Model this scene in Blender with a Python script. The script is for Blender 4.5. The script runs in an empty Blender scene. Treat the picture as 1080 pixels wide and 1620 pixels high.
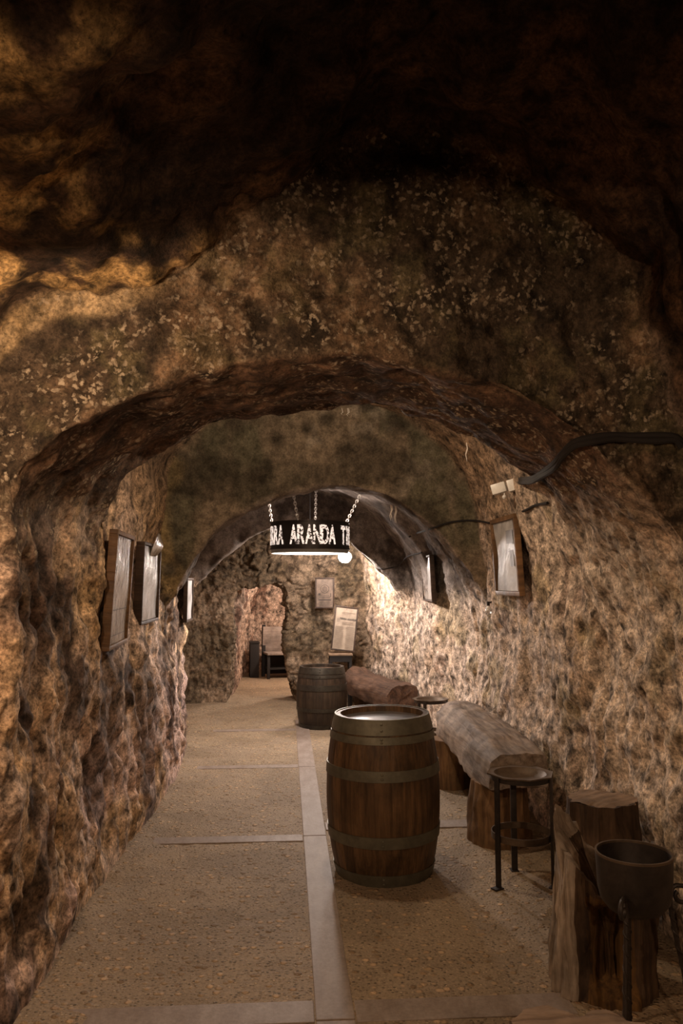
import bpy, bmesh, math, random
import numpy as np
from mathutils import Vector, Matrix
random.seed(4)
S = bpy.context.scene
COL = S.collection
PI = math.pi

# ------------------------------------------------------------------ camera
F = 1250.0                                   # focal length in pixels of the 1080x1620 frame
PITCH = math.atan(110 / F)
YAW = math.atan(88 / F * math.cos(PITCH))
cam = bpy.data.cameras.new('camera')
cam.sensor_width = 36.0
cam.lens = F / 1620 * 36.0
cam.clip_start = 0.05
cob = bpy.data.objects.new('camera', cam)
COL.objects.link(cob)
cob.location = (0, 0, 1.7)
cob.rotation_euler = (PI / 2 + PITCH, 0, -YAW)
S.camera = cob

# ------------------------------------------------------------------ world, exposure, lights
w = bpy.data.worlds.new('world')
S.world = w
w.use_nodes = True
w.node_tree.nodes['Background'].inputs[0].default_value = (0.5, 0.3, 0.2, 1)
w.node_tree.nodes['Background'].inputs[1].default_value = 0.0
S.view_settings.view_transform = 'Standard'
S.view_settings.look = 'None'
S.view_settings.exposure = 0.0
S.view_settings.gamma = 1.0


def light(name, typ, loc, energy, color, **kw):
    l = bpy.data.lights.new(name, typ)
    l.energy = energy
    l.color = color
    for k, v in kw.items():
        if k != 'target':
            setattr(l, k, v)
    o = bpy.data.objects.new(name, l)
    COL.objects.link(o)
    o.location = loc
    if 'target' in kw:
        o.rotation_euler = (Vector(kw['target']) - Vector(loc)).to_track_quat('-Z', 'Y').to_euler()
    return o


COLD = (1.0, 0.85, 0.76)
WARM = (1.0, 0.66, 0.41)
light('ring_lamp_light', 'POINT', (0.25, 8.30, 2.065), 175, COLD, shadow_soft_size=0.06)
light('flood_light', 'POINT', (0.765, 10.28, 2.03), 240, COLD, shadow_soft_size=0.11)
light('passage_light', 'POINT', (0.75, 13.3, 1.95), 150, (1.0, 0.82, 0.68), shadow_soft_size=0.08)
light('wall_sconce_light', 'SPOT', (-0.98, 2.2, 2.3), 60, WARM, shadow_soft_size=0.07,
      spot_size=math.radians(163), spot_blend=0.10, target=(-0.962, 3.012, 1.717))
light('rear_chamber_light', 'SPOT', (0.35, -1.5, 2.45), 135, WARM, shadow_soft_size=0.05,
      spot_size=math.radians(120), spot_blend=0.06, target=(0.35, -0.844, 1.715))
light('vault_light', 'POINT', (0.35, 4.95, 2.93), 55, (1.0, 0.78, 0.55), shadow_soft_size=0.06)


# ------------------------------------------------------------------ numpy noise
def _h(ix, iy, iz, s):
    n = (ix * 374761393 + iy * 668265263 + iz * 1440662683 + s * 974634777) & 0xffffffff
    n = ((n ^ (n >> 13)) * 1274126177) & 0xffffffff
    n = ((n ^ (n >> 15)) * 2246822519) & 0xffffffff
    return (n ^ (n >> 16)) & 0xffffffff


def vnoise(p, s=0):
    """smooth value noise, -1..1, p (...,3)"""
    i = np.floor(p).astype(np.int64)
    f = p - i
    f = f * f * f * (f * (f * 6 - 15) + 10)
    r = 0
    for dx in (0, 1):
        wx = f[..., 0] if dx else 1 - f[..., 0]
        for dy in (0, 1):
            wy = f[..., 1] if dy else 1 - f[..., 1]
            for dz in (0, 1):
                wz = f[..., 2] if dz else 1 - f[..., 2]
                r = r + wx * wy * wz * (_h(i[..., 0] + dx, i[..., 1] + dy, i[..., 2] + dz, s) / 4294967295.0)
    return r * 2 - 1


def fbm(p, sc, o=4, s=0, g=0.5):
    sc = np.asarray(sc, float)
    r = 0
    a = 1.0
    t = 0
    for k in range(o):
        r = r + a * vnoise(p * sc + 17.3 * k, s + k)
        t += a
        a *= g
        sc = sc * 2.03
    return r / t * 1.6


def worley(p, sc, s=0):
    q = p * np.asarray(sc, float)
    i = np.floor(q).astype(np.int64)
    d1 = np.full(q.shape[:-1], 9.0)
    d2 = d1.copy()
    cid = np.zeros(q.shape[:-1])
    for dx in (-1, 0, 1):
        for dy in (-1, 0, 1):
            for dz in (-1, 0, 1):
                c = i + np.array([dx, dy, dz])
                j = np.stack([_h(c[..., 0], c[..., 1], c[..., 2], s + k) / 4294967295.0 for k in range(3)], -1)
                d = np.linalg.norm(c + j - q, axis=-1)
                m = d < d1
                d2 = np.where(m, d1, np.minimum(d2, d))
                cid = np.where(m, j[..., 0], cid)
                d1 = np.where(m, d, d1)
    return d1, d2, cid


def sstep(a, b, x):
    t = np.clip((x - a) / (b - a), 0, 1)
    return t * t * (3 - 2 * t)


def mix(a, b, t):
    t = np.asarray(t)[..., None]
    return np.asarray(a) * (1 - t) + np.asarray(b) * t


# ------------------------------------------------------------------ node helpers
class NT:
    def __init__(self, name):
        self.m = bpy.data.materials.new(name)
        self.m.use_nodes = True
        self.t = self.m.node_tree
        self.n = self.t.nodes
        self.n.clear()
        self.out = self.n.new('ShaderNodeOutputMaterial')
        self.b = self.n.new('ShaderNodeBsdfPrincipled')
        self.link(self.b, 0, self.out, 0)

    def link(self, a, i, b, j):
        self.t.links.new(a.outputs[i], b.inputs[j])

    def node(self, typ, ins=None, **props):
        x = self.n.new(typ)
        for k, v in props.items():
            setattr(x, k, v)
        for k, v in (ins or {}).items():
            if isinstance(v, tuple) and len(v) == 2 and hasattr(v[0], 'outputs'):
                self.t.links.new(v[0].outputs[v[1]], x.inputs[k])
            else:
                x.inputs[k].default_value = v
        return x

    def coord(self, scale=(1, 1, 1), rot=(0, 0, 0), kind='Object'):
        tc = self.node('ShaderNodeTexCoord')
        return self.node('ShaderNodeMapping', {'Vector': (tc, kind), 'Scale': scale, 'Rotation': rot})

    def noise(self, vec, scale, detail=5, rough=0.6, dist=0.0):
        return self.node('ShaderNodeTexNoise', {'Vector': (vec, 0), 'Scale': scale, 'Detail': detail,
                                                'Roughness': rough, 'Distortion': dist})

    def ramp(self, src, stops, out=0):
        r = self.node('ShaderNodeValToRGB', {0: (src, out)})
        e = r.color_ramp.elements
        while len(e) < len(stops):
            e.new(0.5)
        for i, (p, c) in enumerate(stops):
            e[i].position = p
            e[i].color = (c, c, c, 1) if isinstance(c, (int, float)) else tuple(c) + (1,)
        return r

    def mixc(self, fac, a, b, blend='MIX'):
        x = self.n.new('ShaderNodeMix')
        x.data_type = 'RGBA'
        x.blend_type = blend
        for k, v in ((0, fac), (6, a), (7, b)):
            if isinstance(v, tuple) and hasattr(v[0], 'outputs'):
                self.t.links.new(v[0].outputs[v[1]], x.inputs[k])
            elif k == 0:
                x.inputs[0].default_value = v
            else:
                x.inputs[k].default_value = tuple(v) + (1,) if len(v) == 3 else v
        return x

    def setb(self, **kw):
        for k, v in kw.items():
            k = k.replace('_', ' ')
            if isinstance(v, tuple) and len(v) == 2 and hasattr(v[0], 'outputs'):
                self.t.links.new(v[0].outputs[v[1]], self.b.inputs[k])
            elif isinstance(v, tuple) and len(v) == 3:
                self.b.inputs[k].default_value = v + (1,)
            else:
                self.b.inputs[k].default_value = v
        return self

    def bump(self, src, out, strength, dist=0.02, prev=None):
        ins = {'Height': (src, out), 'Strength': strength, 'Distance': dist}
        if prev:
            ins['Normal'] = (prev, 0)
        x = self.node('ShaderNodeBump', ins)
        self.t.links.new(x.outputs[0], self.b.inputs['Normal'])
        return x


def rock_material(name, fine=1.0, spec=0.25, rough=0.85, stretch=0.65, pits=1.0, bumpd=0.02, speck=0.0):
    k = NT(name)
    at = k.node('ShaderNodeAttribute', attribute_name='col')
    c = k.coord((1, 1, stretch))
    n1 = k.noise(c, 12, 6, 0.62)
    n2 = k.noise(c, 62, 6, 0.75)
    r1 = k.ramp(n1, [(0.34, 0.16), (0.46, 0.72), (0.55, 1.15), (0.68, 1.7)])
    r2 = k.ramp(n2, [(0.34, 0.25), (0.50, 1.0), (0.66, 1.6)])
    a = k.mixc(fine, (at, 0), (r1, 0), 'MULTIPLY')
    b = k.mixc(fine * 0.85, (a, 2), (r2, 0), 'MULTIPLY')
    wob = k.noise(c, 30, 3)
    cw = k.mixc(0.06, (c, 0), (wob, 1), 'ADD')
    v = k.node('ShaderNodeTexVoronoi', {'Vector': (cw, 2), 'Scale': 17.0, 'Randomness': 1.0})
    pr = k.ramp(v, [(0.0, 0.0), (0.14, 0.25), (0.30, 1.0)])
    n3 = k.noise(c, 6, 4)
    pm = k.ramp(n3, [(0.44, 0.0), (0.58, 1.0)])
    pit = k.mixc((pm, 0), (1, 1, 1), (pr, 0))
    d = k.mixc(0.7 * pits, (b, 2), (pit, 2), 'MULTIPLY')
    if speck:
        v2 = k.node('ShaderNodeTexVoronoi', {'Vector': (cw, 2), 'Scale': 38.0, 'Randomness': 1.0})
        s1 = k.ramp(v2, [(0.28, 1.0), (0.5, 0.0)])
        s2 = k.ramp(v2, [(0.38, 0.0), (0.45, 1.0)], 1)
        n4 = k.noise(c, 3.2, 6, .7)
        s3 = k.ramp(n4, [(0.44, 0.0), (0.58, 1.0)])
        sm = k.mixc(1, (k.mixc(1, (s1, 0), (s2, 0), 'MULTIPLY'), 2), (s3, 0), 'MULTIPLY')
        sf = k.mixc(speck, (0, 0, 0), (sm, 2))
        d = k.mixc((sf, 2), (d, 2), (.44, .36, .26))
    v3 = k.node('ShaderNodeTexVoronoi', {'Vector': (cw, 2), 'Scale': 48.0, 'Randomness': 1.0})
    r3 = k.ramp(v3, [(0.0, 0.3), (0.35, 0.95), (0.8, 1.35)])
    d = k.mixc(0.7 * fine, (d, 2), (r3, 0), 'MULTIPLY')
    k.setb(Base_Color=(d, 2), Roughness=rough, Specular_IOR_Level=spec)
    hh = k.mixc(0.4, (n1, 0), (n2, 0))
    h2 = k.mixc(0.45 * pits, (hh, 2), (pit, 2), 'MULTIPLY')
    k.bump(h2, 2, 1.0, bumpd)
    return k.m


def wood(name, c1, c2, rough=0.75, axis='z', scale=1.0, spec=0.3, bump=0.5):
    k = NT(name)
    sc = {'z': (9, 9, 0.7), 'y': (9, 0.7, 9), 'x': (0.7, 9, 9)}[axis]
    c = k.coord(tuple(s * scale for s in sc))
    n = k.noise(c, 3.0, 7, 0.65, 0.6)
    c2_ = k.coord((scale, scale, scale))
    m = k.noise(c2_, 4.5, 4, 0.6)
    r = k.ramp(n, [(0.32, c2), (0.62, c1)])
    mr = k.ramp(m, [(0.35, 0.45), (0.62, 1.15)])
    x = k.mixc(0.8, (r, 0), (mr, 0), 'MULTIPLY')
    k.setb(Base_Color=(x, 2), Roughness=rough, Specular_IOR_Level=spec)
    k.bump(n, 0, bump, 0.012)
    return k.m


def metal(name, c, rough=0.55, met=0.7, var=0.5):
    k = NT(name)
    n = k.noise(k.coord(), 14, 6, 0.65)
    r = k.ramp(n, [(0.35, tuple(v * (1 - var) for v in c)), (0.68, c)])
    k.setb(Base_Color=(r, 0), Metallic=met, Roughness=rough)
    k.bump(n, 0, 0.25, 0.005)
    return k.m


def plain(name, c, rough=0.6, **kw):
    k = NT(name)
    n = k.noise(k.coord(), 30, 4)
    r = k.ramp(n, [(0.3, tuple(v * 0.8 for v in c)), (0.7, c)])
    k.setb(Base_Color=(r, 0), Roughness=rough, **kw)
    return k.m


# ------------------------------------------------------------------ object helpers
def link(name, me, parent=None, loc=(0, 0, 0)):
    o = bpy.data.objects.new(name, me)
    COL.objects.link(o)
    o.parent = parent
    o.location = loc
    return o


def tag(o, label, cat, group=None):
    o['label'] = label
    o['category'] = cat
    if group:
        o['group'] = group
    return o


def thing(name, label, cat, loc=(0, 0, 0), rz=0.0, group=None):
    o = bpy.data.objects.new(name, None)
    o.empty_display_size = 0.1
    COL.objects.link(o)
    o.location = loc
    o.rotation_euler = (0, 0, rz)
    return tag(o, label, cat, group)


def dup(root, loc, rz, label, group=None, scale=1.0):
    r = root.copy()
    COL.objects.link(r)
    r.location = loc
    r.rotation_euler = (0, 0, rz)
    r.scale = (scale,) * 3
    r['label'] = label
    if group:
        r['group'] = group
    for ch in list(root.children):
        c = ch.copy()
        COL.objects.link(c)
        c.parent = r
        for g in list(ch.children):
            d = g.copy()
            COL.objects.link(d)
            d.parent = c
    return r


class MB:
    """collects shapes into one mesh"""
    def __init__(self):
        self.v = []
        self.f = []

    def add(self, v, f):
        o = len(self.v)
        self.v += [tuple(x) for x in v]
        self.f += [tuple(i + o for i in q) for q in f]
        return self

    def box(self, c, s, rot=None):
        c = Vector(c)
        pts = []
        for x in (-1, 1):
            for y in (-1, 1):
                for z in (-1, 1):
                    p = Vector((x * s[0] / 2, y * s[1] / 2, z * s[2] / 2))
                    if rot is not None:
                        p = rot @ p
                    pts.append(c + p)
        return self.add(pts, [(0, 1, 3, 2), (4, 6, 7, 5), (0, 4, 5, 1), (2, 3, 7, 6), (0, 2, 6, 4), (1, 5, 7, 3)])

    def lathe(self, prof, n=48, c=(0, 0, 0), closed=False):
        v = []
        for i in range(n):
            a = 2 * PI * i / n
            for r, z in prof:
                v.append((c[0] + r * math.cos(a), c[1] + r * math.sin(a), c[2] + z))
        m = len(prof)
        f = []
        for i in range(n):
            j = (i + 1) % n
            for k in range(m if closed else m - 1):
                l = (k + 1) % m
                f.append((i * m + k, j * m + k, j * m + l, i * m + l))
        return self.add(v, f)

    def tube(self, pts, r, n=8, cap=True):
        pts = [Vector(p) for p in pts]
        rr = r if isinstance(r, (list, tuple)) else [r] * len(pts)
        v = []
        ref = Vector((0, 0, 1))
        prev = None
        for i, p in enumerate(pts):
            d = (pts[min(i + 1, len(pts) - 1)] - pts[max(i - 1, 0)]).normalized()
            if prev is None:
                u = d.cross(ref)
                if u.length < 1e-3:
                    u = d.cross(Vector((1, 0, 0)))
            else:
                u = prev - d * prev.dot(d)
            u.normalize()
            prev = u
            w_ = d.cross(u)
            for k in range(n):
                a = 2 * PI * k / n
                v.append(p + (u * math.cos(a) + w_ * math.sin(a)) * rr[i])
        f = []
        for i in range(len(pts) - 1):
            for k in range(n):
                l = (k + 1) % n
                f.append((i * n + k, i * n + l, (i + 1) * n + l, (i + 1) * n + k))
        if cap:
            f.append(tuple(range(n - 1, -1, -1)))
            e = (len(pts) - 1) * n
            f.append(tuple(range(e, e + n)))
        return self.add(v, f)

    def grid(self, P, double=False):
        a, b = P.shape[:2]
        v = P.reshape(-1, 3).tolist()
        f = [(i * b + j, i * b + j + 1, (i + 1) * b + j + 1, (i + 1) * b + j) for i in range(a - 1) for j in range(b - 1)]
        return self.add(v, f)

    def build(self, name, m, parent=None, smooth=True, bevel=0.0, loc=(0, 0, 0), sharp=35):
        me = bpy.data.meshes.new(name)
        me.from_pydata(self.v, [], self.f)
        bm = bmesh.new()
        bm.from_mesh(me)
        bmesh.ops.recalc_face_normals(bm, faces=bm.faces)
        if bevel:
            es = [e for e in bm.edges if e.is_manifold and e.calc_face_angle(0) > 0.6]
            bmesh.ops.bevel(bm, geom=es, offset=bevel, segments=2, affect='EDGES', profile=0.6)
        if smooth:
            for f in bm.faces:
                f.smooth = True
            for e in bm.edges:
                if e.is_manifold and e.calc_face_angle(0) > math.radians(sharp):
                    e.smooth = False
        bm.to_mesh(me)
        bm.free()
        me.materials.append(m)
        return link(name, me, parent, loc)


def grid_object(name, P, C, m, parent=None):
    """structure from a displaced grid P (a,b,3) with colours C (a,b,3)"""
    a, b = P.shape[:2]
    me = bpy.data.meshes.new(name)
    n = (a - 1) * (b - 1)
    idx = np.arange(a * b).reshape(a, b)
    q = np.stack([idx[:-1, :-1], idx[1:, :-1], idx[1:, 1:], idx[:-1, 1:]], -1).reshape(-1)
    me.vertices.add(a * b)
    me.vertices.foreach_set('co', P.reshape(-1).astype(np.float32))
    me.loops.add(n * 4)
    me.loops.foreach_set('vertex_index', q.astype(np.int32))
    me.polygons.add(n)
    me.polygons.foreach_set('loop_start', np.arange(0, n * 4, 4, dtype=np.int32))
    me.polygons.foreach_set('loop_total', np.full(n, 4, np.int32))
    me.polygons.foreach_set('use_smooth', np.ones(n, bool))
    me.update(calc_edges=True)
    me.validate()
    at = me.color_attributes.new('col', 'FLOAT_COLOR', 'POINT')
    cc = np.ones((a * b, 4), np.float32)
    cc[:, :3] = np.clip(C.reshape(-1, 3), 0.004, 0.9)
    at.data.foreach_set('color', cc.reshape(-1))
    me.materials.append(m)
    o = link(name, me, parent)
    o['kind'] = 'structure'
    return o


# ------------------------------------------------------------------ the cave: one swept surface, cut into walls, arches and vaults
TK = [0, .1, .2, .3, .37, .43, .5, .57, .63, .7, .8, .9, 1.0]
NT_ = 560
tt = np.linspace(0, 1, NT_)


def prof(pts):
    """smooth curve through the thirteen key points (monotone cubic by Catmull-Rom)"""
    k = np.array(TK)
    p = np.array(pts, float)
    m = np.zeros_like(p)
    d = (p[1:] - p[:-1]) / (k[1:] - k[:-1])[:, None]
    m[1:-1] = (d[1:] + d[:-1]) / 2
    m[0], m[-1] = d[0], d[-1]
    i = np.clip(np.searchsorted(k, tt, side='right') - 1, 0, len(k) - 2)
    h = (k[i + 1] - k[i])[:, None]
    u = ((tt - k[i]) / (k[i + 1] - k[i]))[:, None]
    return (2 * u**3 - 3 * u**2 + 1) * p[i] + (u**3 - 2 * u**2 + u) * h * m[i] + (-2 * u**3 + 3 * u**2) * p[i + 1] + (u**3 - u**2) * h * m[i + 1]


CH0 = prof([(-1.6, 0), (-1.65, .7), (-1.6, 1.4), (-1.5, 2.2), (-1.2, 2.9), (-.6, 3.3), (.2, 3.6), (.9, 3.5), (1.4, 3.1), (1.9, 2.3), (2.1, 1.4), (2.1, .7), (2.05, 0)])
CH1 = prof([(-1.15, 0), (-1.2, .7), (-1.22, 1.4), (-1.25, 2.2), (-1.05, 2.78), (-.5, 2.93), (.2, 3.48), (.75, 3.55), (1.28, 3.15), (1.62, 2.35), (1.9, 1.4), (1.9, .7), (1.86, 0)])
A1F = prof([(-1.03, 0), (-1.05, .7), (-1.08, 1.4), (-1.12, 2.02), (-.88, 2.31), (-.45, 2.53), (.17, 2.64), (.72, 2.56), (1.18, 2.33), (1.62, 1.92), (1.80, 1.35), (1.82, .7), (1.82, 0)])
A1R = prof([(-1.03, 0), (-1.05, .7), (-1.08, 1.4), (-1.07, 2.05), (-.78, 2.34), (-.40, 2.545), (.20, 2.675), (.82, 2.60), (1.38, 2.30), (1.73, 1.88), (1.82, 1.41), (1.82, .7), (1.82, 0)])
B0 = prof([(-1.03, 0), (-1.04, .7), (-1.08, 1.4), (-1.1, 2.1), (-.98, 2.75), (-.5, 3.15), (.3, 3.35), (.95, 3.2), (1.5, 2.7), (1.74, 2.0), (1.80, 1.4), (1.80, .7), (1.80, 0)])
B1 = prof([(-.93, 0), (-.97, .7), (-1.03, 1.4), (-1.08, 2.1), (-.98, 2.75), (-.5, 3.15), (.3, 3.35), (.95, 3.2), (1.5, 2.7), (1.72, 2.0), (1.76, 1.4), (1.76, .7), (1.76, 0)])
A2F = prof([(-.93, 0), (-.97, .7), (-1.05, 1.36), (-.86, 1.76), (-.60, 2.14), (-.2, 2.40), (.3, 2.53), (.85, 2.45), (1.24, 2.22), (1.5, 1.96), (1.75, 1.48), (1.76, .7), (1.76, 0)])
A2R = prof([(-.94, 0), (-.98, .7), (-1.03, 1.36), (-.89, 1.72), (-.63, 2.12), (-.2, 2.42), (.3, 2.54), (.85, 2.46), (1.26, 2.2), (1.52, 1.92), (1.75, 1.48), (1.76, .7), (1.76, 0)])
C0 = prof([(-.95, 0), (-.99, .7), (-1.03, 1.4), (-1.0, 2.0), (-.8, 2.45), (-.3, 2.75), (.3, 2.88), (.9, 2.75), (1.38, 2.4), (1.68, 1.95), (1.75, 1.4), (1.75, .7), (1.75, 0)])
C1 = prof([(-1.0, 0), (-1.03, .7), (-1.05, 1.4), (-1.02, 2.0), (-.8, 2.45), (-.3, 2.75), (.3, 2.85), (.9, 2.7), (1.34, 2.35), (1.62, 1.9), (1.7, 1.4), (1.72, .7), (1.72, 0)])
C2 = prof([(-1.35, 0), (-1.35, .7), (-1.35, 1.4), (-1.3, 2.0), (-1.0, 2.45), (-.4, 2.75), (.3, 2.85), (.9, 2.65), (1.25, 2.3), (1.48, 1.9), (1.55, 1.4), (1.57, .7), (1.57, 0)])
A3F = prof([(-1.33, 0), (-1.33, .7), (-1.25, 1.4), (-1.0, 1.74), (-.74, 2.03), (-.3, 2.30), (.25, 2.40), (.72, 2.24), (.98, 2.02), (1.22, 1.78), (1.5, 1.45), (1.55, .7), (1.55, 0)])
A3R = prof([(-1.33, 0), (-1.33, .7), (-1.25, 1.4), (-1.0, 1.74), (-.74, 2.03), (-.3, 2.30), (.25, 2.40), (.72, 2.24), (.98, 2.02), (1.2, 1.78), (1.46, 1.45), (1.5, .7), (1.5, 0)])
D0 = prof([(-1.4, 0), (-1.4, .7), (-1.4, 1.4), (-1.35, 2.0), (-1.0, 2.5), (-.4, 2.75), (.25, 2.8), (.75, 2.7), (1.1, 2.4), (1.38, 2.0), (1.47, 1.4), (1.48, .7), (1.48, 0)])
D1 = prof([(-1.5, 0), (-1.5, .7), (-1.5, 1.4), (-1.4, 2.0), (-1.0, 2.5), (-.4, 2.75), (.2, 2.8), (.6, 2.7), (.95, 2.4), (1.12, 2.0), (1.16, 1.4), (1.17, .7), (1.17, 0)])
DR = prof([(-.82, 0), (-.80, .5), (-.79, .95), (-.77, 1.35), (-.72, 1.55), (-.58, 1.64), (-.38, 1.67), (-.2, 1.65), (-.04, 1.58), (.0, 1.38), (.02, .95), (.04, .5), (.16, 0)])
PA = prof([(-.78, 0), (-.78, .6), (-.74, 1.1), (-.66, 1.6), (-.5, 1.95), (-.1, 2.15), (.5, 2.2), (1.1, 2.15), (1.7, 2.0), (1.9, 1.6), (1.95, 1.1), (1.95, .6), (1.95, 0)])
PB = prof([(-.76, 0), (-.76, .6), (-.66, 1.1), (-.46, 1.6), (-.25, 1.95), (.1, 2.15), (.5, 2.2), (1.1, 2.15), (1.7, 2.0), (1.9, 1.6), (1.95, 1.1), (1.95, .6), (1.95, 0)])
EP = prof([(-.3, 0), (-.28, .3), (-.2, .6), (-.1, .9), (0, 1.0), (.1, 1.05), (.5, 1.1), (.8, 1.05), (.9, 1.0), (1.0, .9), (1.1, .6), (1.15, .3), (1.2, 0)])
# (Y, profile, rows to the next, zone of the rows that follow)
ST = [(-3.2, CH0, 40, 'chamber'), (1.2, CH0 * 0.5 + CH1 * 0.5, 70, 'chamber'), (3.14, CH1, 60, 'face1'), (3.24, A1F, 75, 'arch1'),
      (4.5, A1R, 34, 'back1'), (4.56, B0, 80, 'b'), (6.86, B1, 56, 'face2'), (6.93, A2F, 24, 'arch2'), (7.33, A2R, 24, 'back2'),
      (7.38, C0, 36, 'c'), (8.45, C1, 10, 'c'), (8.6, C1 * .3 + C2 * .7, 30, 'c'), (9.76, C2, 40, 'face3'), (9.82, A3F, 16, 'arch3'),
      (10.12, A3R, 20, 'back3'), (10.17, D0, 44, 'd'), (11.30, D1, 74, 'backwall'), (11.38, DR, 36, 'jamb'), (12.1, DR, 20, 'backjamb'),
      (12.15, PA, 60, 'passage'), (15.0, PB, 60, 'passend'), (15.25, EP, 4, 'x'), (15.3, EP * 0.1 + np.array([.4, .2]), 0, 'x')]
rows, zone, spanz = [], [], {}
for i, (y, p, n, z) in enumerate(ST[:-1]):
    y2, p2 = ST[i + 1][:2]
    for k in range(n):
        u = k / n
        q = p * (1 - u) + p2 * u
        yy = y * (1 - u) + y2 * u
        rows.append(np.concatenate([q[:, :1], np.full((NT_, 1), yy), q[:, 1:]], 1))
        zone.append(z)
q = ST[-1][1]
rows.append(np.concatenate([q[:, :1], np.full((NT_, 1), ST[-1][0]), q[:, 1:]], 1))
zone.append('x')
P = np.stack(rows)
zone = np.array(zone)
# round the arrises
for it in range(5):
    P[1:-1] = P[1:-1] * 0.5 + (P[:-2] + P[2:]) * 0.25
R_, T_ = P.shape[:2]
T2 = np.broadcast_to(tt, (R_, T_))
Z2 = lambda *names: np.isin(zone, names)[:, None].astype(float) * np.ones((1, T_))


def blur(a, n):
    for _ in range(n):
        a = a.copy()
        a[1:-1] = a[1:-1] * .5 + (a[:-2] + a[2:]) * .25
        a[:, 1:-1] = a[:, 1:-1] * .5 + (a[:, :-2] + a[:, 2:]) * .25
    return a


def normals(P):
    du = np.gradient(P, axis=0)
    dv = np.gradient(P, axis=1)
    n = np.cross(du, dv)
    return n / (np.linalg.norm(n, axis=-1, keepdims=True) + 1e-9)


N = normals(P)
cen = np.array([0.3, 0, 1.2])
# normals point into the cave (towards the axis) on the sweeps
mid = N[60, T_ // 2]
if mid[2] > 0:
    N = -N
for it in range(3):
    N[1:-1] = N[1:-1] * .5 + (N[:-2] + N[2:]) * .25
N /= np.linalg.norm(N, axis=-1, keepdims=True) + 1e-9

wl = sstep(.36, .27, T2)                 # left wall weight
wr = sstep(.62, .72, T2)                 # right wall weight
smoothz = blur(Z2('face2'), 4) * sstep(.2, .26, T2) * sstep(.84, .76, T2)
cz = blur(Z2('arch2', 'c', 'face3', 'arch3', 'back2'), 5) * sstep(.24, .3, T2) * sstep(.82, .74, T2)
bw = blur(Z2('backwall', 'jamb'), 4)
f1 = blur(Z2('face1'), 4)
a1 = blur(Z2('arch1'), 4) * sstep(.3, .34, T2) * sstep(.70, .64, T2)
ch = blur(Z2('chamber'), 4)
rp = P * np.array([1, 1, 0.6])
amp_big = 0.06 - 0.03 * smoothz - 0.02 * cz
d = amp_big * fbm(P, 1.6, 3, 1)
d += (0.016 * wl + 0.012 * wr) * fbm(P * np.array([1, 1, .35]), 14, 4, 15) * (1 - smoothz)
wd = (0.035 * wl + 0.03 * wr + 0.03 * (1 - wl) * (1 - wr)) * (1 - .75 * smoothz) * (1 - .5 * cz)
d += wd * fbm(rp, 5.5, 4, 7)
d += .014 * (wl + wr) * fbm(P, 10, 3, 17) * (1 - smoothz)
rid = 1 - np.abs(fbm(rp, 7.0, 3, 21))
d += (0.014 * wl + 0.010 * wr + .010) * (0.62 - rid) * (1 - smoothz) * (1 - .6 * cz)
d += (0.008 * (wl + wr) + .010 * (f1 + ch)) * fbm(rp, 24, 3, 33) * (1 - smoothz)
w1, w2, wid = worley(P * np.array([1, 1, 1.35]) + .05 * np.stack([fbm(P, 6, 3, 26), 0 * P[..., 0], fbm(P, 6, 3, 27)], -1), 5.2, 3)
rub = .2 + .8 * sstep(-.1, .35, fbm(P, 1.5, 3, 18) + .3 * (P[..., 2] - 1.2) + .15 * P[..., 0])
d += bw * rub * (0.036 * sstep(0.0, .35, w2 - w1) - 0.02 + 0.08 * (wid - .5))
d += bw * .022 * fbm(P, 9, 4, 19)
# chamber: big hanging rocks
d += ch * 0.09 * fbm(P, 2.6, 3, 44) * sstep(.28, .36, T2) * sstep(.72, .64, T2)
# left rock bedding in the chamber, above the ledge
bed = np.sin((P[..., 2] * 1.0 + P[..., 0] * -.55) * 34 + 3 * fbm(P, 2.0, 2, 51))
d += (ch + f1) * 0.014 * bed * sstep(.28, .34, T2) * sstep(.5, .44, T2)
floor_fade = sstep(0.0, 0.03, np.minimum(T2, 1 - T2)) * .8 + .2
P = P + N * (d * floor_fade)[..., None]
P[:, 0, 2] = -0.06
P[:, -1, 2] = -0.06

# colours (albedo)
g0 = fbm(P, 1.1, 3, 60)
g1 = fbm(P * np.array([1, 1, .55]), 3.2, 5, 61)
g2 = fbm(P * np.array([1, 1, .4]), 9.0, 5, 62)
g3 = fbm(P, 30.0, 3, 63)
colL = mix((.47, .325, .20), (.56, .415, .32), sstep(-.1, .5, g0))
colL = mix(colL, (.095, .058, .040), sstep(.12, .42, g1 + .35 * g2) * .88)
colL = mix(colL, (.36, .22, .085), sstep(.2, .6, fbm(P, 2.0, 3, 64)) * .5)
colL = mix(colL, (.52, .41, .35), sstep(.25, .6, fbm(P * np.array([1, 1, .5]), 5, 4, 65)) * .6)
colL = mix(colL, (.52, .38, .345), sstep(1.3, .5, P[..., 2]) * sstep(-.2, .3, fbm(P, 1.7, 3, 67)) * .7)
colL = mix(colL, (.06, .036, .028), sstep(.18, .36, fbm(P * np.array([1, 1, .6]), 1.9, 5, 68)) * .65)
for (sy_, sz_, ry_, rz_) in ((4.05, 1.50, .16, .30), (4.25, 1.12, .18, .20), (3.55, .95, .12, .25), (5.3, 1.0, .15, .2), (3.45, .35, .16, .12)):
    dd = np.hypot((P[..., 1] - sy_) / ry_, (P[..., 2] - sz_) / rz_) + .45 * fbm(P, 5, 4, 69)
    colL = mix(colL, (.055, .034, .027), sstep(1.05, .75, dd) * .8)
colR = mix((.50, .395, .31), (.42, .31, .22), sstep(-.2, .4, g0))
colR = mix(colR, (.60, .50, .43), sstep(.1, .5, g2) * .6)
pale = sstep(4.75, 4.35, P[..., 1] + .12 * g1) * sstep(2.2, 1.7, P[..., 2] + .2 * g0)
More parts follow.
